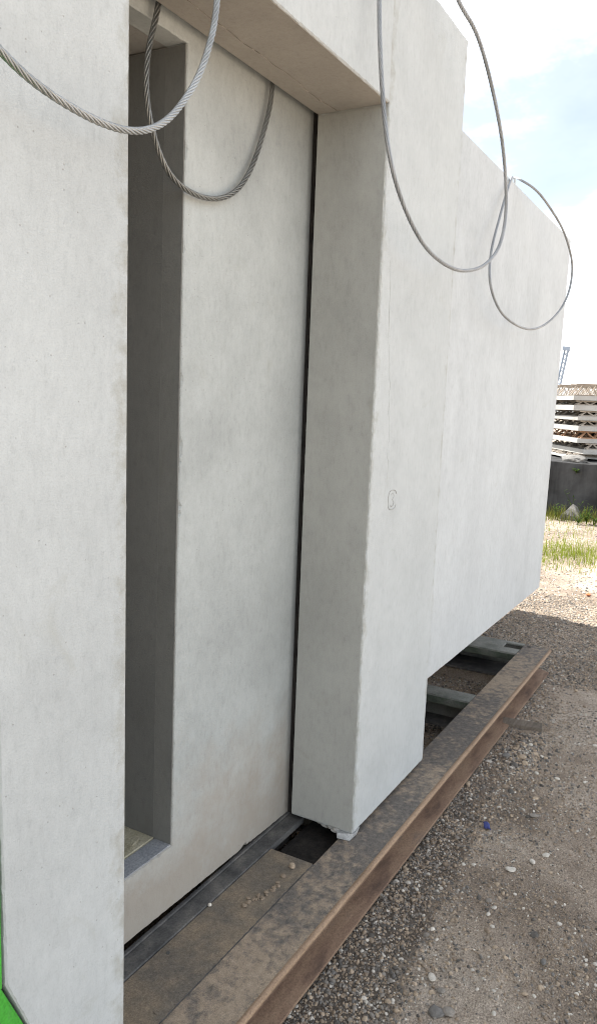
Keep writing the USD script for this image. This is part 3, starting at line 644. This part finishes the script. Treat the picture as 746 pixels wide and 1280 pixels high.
STUFF = UsdGeom.PointInstancer.Define(stage, '/World/gravel')
keys(STUFF.GetPrim(), 'loose gravel of small grey, brown and pale pebbles strewn over the yard', 'gravel', None, 'stuff')
protos = []
for k in range(5):
    for nm in ('dark_stone', 'grey_stone', 'brown_stone', 'tan_stone', 'pale_stone', 'slate_stone'):
        pth = f'/World/gravel/Shapes/pebble_{len(protos):03d}'
        usdkit.mesh(stage, pth, stone_shape(k * 11 + len(nm)), MAT[nm], smooth=True)
        protos.append(pth)
STUFF.CreatePrototypesRel().SetTargets([Sdf.Path(p) for p in protos])
pos, rad, tone = [], [], []


def scatter(n, x0, x1, y0, y1, r0, r1, accept=None, tones=(0.18, 0.27, 0.24, 0.17, 0.05, 0.09)):
    x = RNG.uniform(x0, x1, n); y = RNG.uniform(y0, y1, n)
    r = r0 * np.exp(np.abs(RNG.normal(0, 1, n)) * math.log(r1 / r0) / 2.2)
    ok = np.ones(n, bool) if accept is None else accept(x, y) > RNG.random(n)
    x, y, r = x[ok], y[ok], np.minimum(r[ok], r1 * 1.3)
    z = ground_z(x, y) + r * 0.15
    pos.append(np.c_[x, y, z]); rad.append(r); tone.append(RNG.choice(6, len(x), p=tones))


def band(x, y):       # gravel heaped along the beam
    edge = -0.315 + 0.085 * np.clip(x - 1.6, 0, 2) + 0.10 * (meshkit.noise(np.c_[x * 4, y * 4, 0 * x], 8) - 0.5)
    return 1 / (1 + np.exp((edge - y) / 0.045))


patchy = lambda x, y: np.clip(meshkit.fbm(np.c_[x * 2.3, y * 2.3, 0 * x], 3, 5) * 2.6 - 0.75, 0.05, 1)
DARK = (0.17, 0.26, 0.26, 0.17, 0.09, 0.05)
scatter(52000, 1.2, 4.8, -0.55, -0.03, 0.0026, 0.0075, band, DARK)
scatter(120000, 1.2, 6.2, -1.3, -0.2, 0.0014, 0.0048, patchy, (0.14, 0.20, 0.26, 0.26, 0.10, 0.04))
scatter(9000, 1.2, 6.2, -1.5, -0.2, 0.0035, 0.0090, patchy, (0.14, 0.22, 0.22, 0.24, 0.13, 0.05))
scatter(34000, 4.4, 6.5, -0.45, 0.9, 0.0026, 0.0085, None)
scatter(14000, 1.9, 4.6, 0.05, 0.6, 0.003, 0.009, None, DARK)
scatter(15000, 6.5, 11.0, -0.5, 2.0, 0.003, 0.012, None, (0.05, 0.2, 0.2, 0.3, 0.2, 0.05))
heapx = lambda x, y: np.exp(-(((x - 3.36) / 0.22) ** 2 + ((y + 0.24) / 0.08) ** 2))
scatter(4000, 2.9, 3.9, -0.45, -0.08, 0.0045, 0.012, heapx, (0.25, 0.25, 0.15, 0.2, 0.1, 0.05))
pos, rad, tone = np.vstack(pos), np.concatenate(rad), np.concatenate(tone)
n = len(pos)
ax = RNG.normal(size=(n, 3)) * (0.35, 0.35, 1.0); ang = RNG.uniform(0, 2 * math.pi, n)
ax /= np.linalg.norm(ax, axis=1, keepdims=True)
quat = np.c_[np.cos(ang / 2), ax * np.sin(ang / 2)[:, None]]
STUFF.CreatePositionsAttr(Vt.Vec3fArray.FromNumpy(pos.astype(np.float32)))
STUFF.CreateScalesAttr(Vt.Vec3fArray.FromNumpy(np.repeat(rad[:, None], 3, 1).astype(np.float32)))
STUFF.CreateOrientationsAttr(Vt.QuathArray([Gf.Quath(*map(float, q)) for q in quat]))
STUFF.CreateProtoIndicesAttr(Vt.IntArray.FromNumpy((RNG.integers(0, 5, n) * 6 + tone).astype(np.int32)))

PEB = [  # pixel, length in pixels, height ratio, tone, label
    (639, 1089.5, 17, .45, 'pale_stone', 'large flat pale pebble, biggest of the three pale ones on the dirt'),
    (665, 1079, 12, .7, 'pale_stone', 'oval pale pebble in the middle of the three on the dirt'),
    (682, 1071.5, 10, .8, 'pale_stone', 'round pale pebble, rightmost of the three on the dirt'),
    (667.6, 1172, 12, .8, 'dark_stone', 'dark grey round pebble alone on the brown dirt'),
    (699, 1157, 7, .8, 'pale_stone', 'small white pebble on the dirt right of the dark grey one'),
    (539, 1227, 14, .65, 'pale_stone', 'whitish pebble above the cluster of dark pebbles near the bottom edge'),
    (546, 1266, 19, .9, 'slate_stone', 'biggest dark pebble of the cluster at the bottom edge'),
    (561, 1269, 14, .9, 'grey_stone', 'grey pebble touching the biggest dark one at the bottom edge'),
    (551, 1242.5, 11, .7, 'grey_stone', 'long grey pebble just below the whitish one near the bottom edge'),
    (584.4, 981, 12, .5, 'tan_stone', 'cream oblong pebble lying close against the rusty beam'),
    (610, 952, 9, .9, 'pale_stone', 'light grey pebble beside the beam left of the pebble heap'),
    (653, 948.5, 10, .95, 'tan_stone', 'upper of two tan pebbles in the heap beside the beam'),
    (656, 958.5, 9, .95, 'tan_stone', 'lower of two tan pebbles in the heap beside the beam'),
    (642, 958, 12, .8, 'dark_stone', 'oblong dark pebble at the foot of the heap beside the beam'),
    (632, 945, 11, .8, 'slate_stone', 'dark pebble on the left of the heap beside the beam'),
    (669, 943, 9, .9, 'tan_stone', 'tan pebble on the right side of the heap beside the beam'),
    (667, 1021, 14, .35, 'grey_stone', 'flat grey pebble half sunk in dirt right of the blue scrap'),
    (505, 1077, 9, .35, 'tan_stone', 'cream sliver of stone at the beam in the dark gravel'),
]
for k, (px, py, L, ratio, mt, lb) in enumerate(PEB):
    p = sz(px, py, 0.02); p = sz(px, py, float(ground_z(p[0], p[1])))
    d = np.linalg.norm(p - EYE); r = 0.44 * L * d / FPX
    gz = float(ground_z(p[0], p[1]))
    s = lump((0, 0, 0), (r, r * max(ratio, .5), r * .55 * max(ratio, .55)), 0, 3, 0.12)
    s.vertices *= (1 + 0.75 * (meshkit.fbm(s.vertices / r * 1.1 + k * 5.1, 2, k) - 0.5))[:, None]
    s.apply_transform(trimesh.transformations.euler_matrix(0.12, 0.1, [-1.0, 0.4, 2.2, -0.6][k % 4])); s.apply_translation((p[0], p[1], gz + r * 0.25))
    single('pebble', s, mt, lb, 'pebble', smooth=True)
for k, (px, py, L) in enumerate([(681, 949, 8), (663, 933, 8), (696, 974, 8), (669, 1000, 9), (670, 969, 8), (743, 934, 7), (720, 864, 7), (615, 1162, 7), (610, 1144, 7), (624, 1123, 7), (501, 1200, 8), (617, 1268, 8), (700, 1010, 6), (730, 980, 6)]):
    p = sz(px, py, 0.02); p = sz(px, py, float(ground_z(p[0], p[1])))
    r = 0.40 * L * np.linalg.norm(p - EYE) / FPX
    s = lump((p[0], p[1], float(ground_z(p[0], p[1])) + r * 0.25), (r, r * .75, r * .5), k + 40, 2, 0.18)
    single('pebble', s, 'pale_stone' if k % 3 else 'tan_stone', 'small light pebble lying loose on the trodden dirt right of the beam', 'pebble', smooth=True, group='small light pebbles on the dirt')

p = sz(609, 1032, 0.0); gz = float(ground_z(p[0], p[1]))
sc = trimesh.creation.box([0.030, 0.024, 0.004]).subdivide().subdivide()
sc.vertices[:, 2] += 0.004 * np.sin(sc.vertices[:, 0] * 190) + 0.003 * np.cos(sc.vertices[:, 1] * 230)
sc.vertices[:, :2] *= 1 + 0.35 * (meshkit.noise(sc.vertices * 60, 2)[:, None] - 0.5)
sc.apply_transform(trimesh.transformations.euler_matrix(0.35, -0.2, 0.6)); sc.apply_translation((p[0], p[1], gz + 0.012))
single('plastic_scrap', sc, 'blue_plastic', 'crumpled dark blue plastic scrap on the gravel', 'scrap', smooth=40)
p = sz(735, 743, 0.045); gz = float(ground_z(p[0], p[1]))
lf = trimesh.creation.icosphere(2, 1.0); lf.apply_scale([0.035, 0.018, 0.004]); lf.vertices[:, 2] += 6 * lf.vertices[:, 0] ** 2
lf.apply_translation((p[0], p[1], gz + 0.012))
single('dry_leaf', lf, 'orange_leaf', 'small orange red leaf on the sunlit gravel at the right', 'leaf', smooth=True)
p = sz(655, 903, 0.03); gz = float(ground_z(p[0], p[1]))
wd = box(-0.13, 0.10, -0.034, 0.034, -0.012, 0.012, 0.003)
wd.apply_transform(trimesh.transformations.euler_matrix(0.05, 0.02, -1.35)); wd.apply_translation((p[0] + 0.02, p[1] + 0.02, gz + 0.010))
single('wood_offcut', wd, 'old_wood', 'flat brown board end half buried in gravel against the beam', 'board', smooth=40)

# ------------------------------------------------------------------ far end: block wall, stacked slabs, weeds, crane
WX, WT = 11.5, 0.80
wall = box(WX, 17.0, -6.0, 5.0, -0.2, WT, 0.02).subdivide_to_size(0.25)
wv = wall.vertices
wv += (meshkit.fbm(wv * 2.3, 4, 4)[:, None] - 0.5) * 0.05
wall.vertices = wv
single('retaining_wall', wall, 'stained_wall', 'low blackened stained concrete wall carrying the stacked slabs', 'wall', smooth=True)

ca, sa = 0.5, 0.866
U = np.array([ca, -sa, 0]); Vv = np.array([sa, ca, 0])
corner_px = [718, 733, 724, 724, 722, 716, 715]
zs = [(571, 577.5), (561, 566.7), (547.6, 553), (532, 538), (519.6, 524.7), (506, 512.5), (494, 499.7)]
girder_mat = ['rebar_dark', 'rebar_dark', 'rebar_rust', 'rebar_dark', 'rebar_dark', 'rebar_dark', 'rebar_pale']
names = ['lowest precast slab of the stack, lying on the dark wall', 'second slab from the bottom of the stack on the dark wall', 'third slab from the bottom, carrying rust brown lattice bars',
         'middle slab of the stack of seven on the dark wall', 'third slab from the top of the stack on the dark wall', 'second slab from the top of the stack on the dark wall', 'topmost precast slab of the stack, with pale lattice bars on top']


def girder(o, L, h, top):
    """A lattice girder on a slab: upper bar, two lower bars and zigzag bars, from o along U."""
    out = []
    up = np.array([0, 0, h])
    out.append(tube([o + up, o + up + U * L], 0.012, 4))
    for s in (-1, 1):
        side = Vv * 0.05 * s
        out.append(tube([o + side + (0, 0, 0.012), o + side + U * L + (0, 0, 0.012)], 0.008, 4))
        q = []
        nz = int(L / 0.10)
        for i in range(nz + 1):
            q.append(o + U * (0.10 * i) + (up if i % 2 else side + np.array([0, 0, 0.012])))
        out.append(tube(q, 0.0095, 4))
    return out


for k, (ya, yb) in enumerate(zs):
    c = sx(corner_px[k], 520, 11.95)[:2]
    zt = EYE[2] + (sx(715, ya, 11.95)[2] - EYE[2]); zb = sx(715, yb, 11.95)[2]
    if k == 0: zb = WT + 0.03
    zn = sx(715, zs[k + 1][1], 11.95)[2] if k + 1 < len(zs) else zt + 0.19
    L, Wd = 4.2, 2.2
    st = thing('precast_slab', names[k], 'slab', (c[0] + 1.8, c[1] - 1, zb), None)
    q = np.array([[0, 0], [L, 0], [L, Wd], [0, Wd]])
    pts = np.array([np.array([c[0], c[1], 0]) + U * a_ + Vv * b_ for a_, b_ in q])
    hull = trimesh.convex.convex_hull(np.vstack([np.c_[pts[:, :2], np.full(4, zb)], np.c_[pts[:, :2], np.full(4, zt)]]))
    hull = hull.subdivide_to_size(0.2)
    hull.vertices += (meshkit.noise(hull.vertices * 6, k)[:, None] - 0.5) * 0.004
    part(st, 'plate', hull, 'slab_concrete')
    h = min(zn - zt - 0.008, 0.17) if k + 1 < len(zs) else 0.17
    for j in range(6):
        o = np.array([c[0], c[1], zt - 0.004]) + Vv * (0.07 + 0.36 * j) + U * (0.05 + 0.04 * (j % 2))
        part(st, 'lattice_girder', girder(o, L - 0.15, h, k == 6), girder_mat[k])
    if k + 1 < len(zs):   # timber spacer between slabs
        for s in (0.5, 3.2):
            o = np.array([c[0], c[1], 0]) + U * s + Vv * 1.05
            b = trimesh.creation.box([0.08, 0.3, zn - zt - 0.004]); b.apply_transform(trimesh.transformations.rotation_matrix(math.atan2(-ca, sa), (0, 0, 1)))
            b.apply_translation((o[0], o[1], (zn + zt) / 2)); part(st, 'spacer', b, 'old_wood')
pm = sx(718, 577, 11.75)
single('mortar_lump', lump((pm[0], pm[1], WT + 0.02), (0.16, 0.23, 0.085), 4, 3, 0.45), 'rock', 'flat pale lump of dried mortar on the wall top below the slabs', 'mortar lump', smooth=30)

pr = sz(717, 641, 0.02)
rv = np.array([(-0.05, 0.19, -0.05), (-0.10, -0.10, -0.05), (0.10, -0.15, -0.05), (0.16, 0.10, -0.05), (0.0, 0.0, 0.21), (0.02, -0.06, 0.17), (-0.08, 0.12, 0.06), (-0.10, -0.11, 0.05)])
rk = trimesh.convex.convex_hull(rv).subdivide().subdivide(); rk.vertices += (meshkit.fbm(rk.vertices * 14, 3, 2)[:, None] - 0.5) * 0.03
rk.apply_translation((11.15, sx(716, 632, 11.15)[1], 0.045))
single('pointed_rock', rk, 'rock', 'pointed grey rock leaning at the foot of the dark wall', 'rock')


def blades(n, xr, yr, h0, h1, w, seed, bend=0.5, dens=None):
    r = np.random.default_rng(seed)
    V, F = [], []
    while len(V) < n:
        x, y = r.uniform(*xr), r.uniform(*yr)
        if dens is not None and r.random() > dens(x, y): continue
        h = r.uniform(h0, h1); a_ = r.uniform(0, 2 * math.pi); d = np.array([math.cos(a_), math.sin(a_), 0]); s = np.array([-d[1], d[0], 0]) * w * r.uniform(.6, 1.3)
        z = float(ground_z(np.array(x), np.array(y))) - 0.01
        o = np.array([x, y, z]); b = bend * h * r.uniform(.2, 1)
        p = [o - s, o + s, o + d * b * .35 + (0, 0, h * .6) + s * .7, o + d * b * .35 + (0, 0, h * .6) - s * .7, o + d * b + (0, 0, h)]
        i = 5 * len(V); V.append(np.array(p)); F += [[i, i + 1, i + 2], [i, i + 2, i + 3], [i + 3, i + 2, i + 4]]
    return trimesh.Trimesh(np.vstack(V), np.array(F), process=False)


dn = lambda x, y: 0.25 + 0.75 * (meshkit.noise(np.array([x * 2.5, y * 2.5, 0.0]), 3) > 0.45)
single('wall_foot_grass', blades(1700, (10.85, 11.5), (-1.5, 3.0), 0.05, 0.26, 0.004, 1, .6, dn), 'grass_blade', 'sparse green grass growing along the foot of the dark wall', 'grass', kind='stuff')
dn2 = lambda x, y: 0.9 * math.exp(-((x - 8.4) / 0.55) ** 2 - ((y - 0.55) / 0.45) ** 2) + 0.05
single('yellow_grass', blades(3000, (7.4, 10.9), (-0.6, 2.0), 0.02, 0.12, 0.0032, 2, .8, dn2), 'dry_blade', 'patch of yellowish short grass in the sunny gravel', 'grass', kind='stuff')
dn3 = lambda x, y: 0.15 + 0.85 * (meshkit.noise(np.array([x * 1.6, y * 3.5, 0.0]), 9) > 0.5)
single('dry_grass', blades(700, (9.0, 11.2), (-1.5, 2.6), 0.015, 0.06, 0.003, 3, 1.0, dn3), 'dry_blade', 'dry pale grass scattered thinly in front of the dark wall', 'grass', kind='stuff')


def weed(px, py, h, n, seed, label, x=11.0, z=None, lw=0.018):
    r = np.random.default_rng(seed)
    base = sx(px, py, x)
    if z is None: base[2] = float(ground_z(base[0], base[1])) - 0.01
    t = thing('weed', label, 'weed', base)
    stems, leaves = [], []
    for k in range(n):
        a_ = r.uniform(0, 2 * math.pi); d = np.array([math.cos(a_), math.sin(a_), 0]); hh = h * r.uniform(.6, 1.0)
        q = np.array([base + d * hh * .45 * u ** 1.6 + np.array([0, 0, hh * u]) for u in np.linspace(0, 1, 6)])
        stems.append(tube(q, 0.0025, 4))
        for u in np.linspace(.25, 1, 7):
            o = np.array([np.interp(u, np.linspace(0, 1, 6), q[:, i]) for i in range(3)])
            b_ = r.uniform(0, 2 * math.pi); e = np.array([math.cos(b_), math.sin(b_), r.uniform(-.1, .7)]); s = np.cross(e, (0, 0, 1)); s /= np.linalg.norm(s)
            l = r.uniform(.7, 1.3) * lw * 3
            leaves.append((np.array([o, o + e * l * .5 + s * lw * .6, o + e * l, o + e * l * .5 - s * lw * .6]), np.array([[0, 1, 2], [0, 2, 3]])))
    part(t, 'stem', stems, 'weed_leaf')
    V = np.vstack([l[0] for l in leaves]); F = np.vstack([l[1] + 4 * i for i, l in enumerate(leaves)])
    part(t, 'leaves', trimesh.Trimesh(V, F, process=False), 'weed_leaf', kind='stuff')


weed(733, 652, 0.26, 9, 1, 'bright leafy weed growing right of the pointed rock', 10.85)
weed(722, 655, 0.16, 6, 2, 'small leafy weed in front of the pointed rock', 10.75)
weed(718, 650, 0.42, 3, 3, 'tall thin weed rising behind the pointed rock against the wall', 11.3)
weed(743, 657, 0.14, 6, 4, 'low weed at the right edge of the wall foot grass', 10.8)
weed(694, 652, 0.24, 5, 6, 'weed at the wall foot beside the edge of the panels', 11.0)
weed(720, 592, 0.07, 4, 5, 'little pale weed sprouting from the face of the dark wall', 11.47, z=1, lw=0.02)

cr = thing('crane', 'distant blue grey lattice crane boom leaning behind the stacked slabs', 'crane', (60, 11.6, 0))
b0, b1 = np.array([60, 11.68, 0.0]), np.array([60, 10.857, 4.308 + Z0])
axis = (b1 - b0) / np.linalg.norm(b1 - b0)
e1 = np.array([1.0, 0, 0]); e2 = np.cross(axis, e1)
chords = [(e1 * s1 + e2 * s2) * 0.125 for s1 in (-1, 1) for s2 in (-1, 1)]
part(cr, 'boom', [tube([b0 + c_, b1 + c_], 0.04, 6) for c_ in chords], 'crane_paint')
br = []
Lb = np.linalg.norm(b1 - b0)
for a_, b_ in ((0, 1), (1, 3), (3, 2), (2, 0)):
    q = [b0 + axis * t + chords[a_ if i % 2 else b_] for i, t in enumerate(np.arange(0, Lb, 0.3))]
    br.append(tube(q, 0.028, 4))
part(cr, 'lattice_bracing', br, 'crane_paint')
part(cr, 'boom_head', trimesh.convex.convex_hull(np.array([b1 + e1 * a_ + e2 * b_ + axis * c_ for a_ in (-.2, .2) for b_ in (-.22, .26) for c_ in (-.05, .22)])), 'crane_paint')
part(cr, 'stay_cable', [tube([b1, np.array([60, 8.63, 2.90 + Z0]), np.array([60, 3.0, -0.2 + Z0])], 0.012, 4)], 'crane_paint')
part(cr, 'hoist_cable', [tube([b1 - e2 * .25, b1 - e2 * .25 - np.array([0, 0, 4.5])], 0.008, 4)], 'crane_paint')
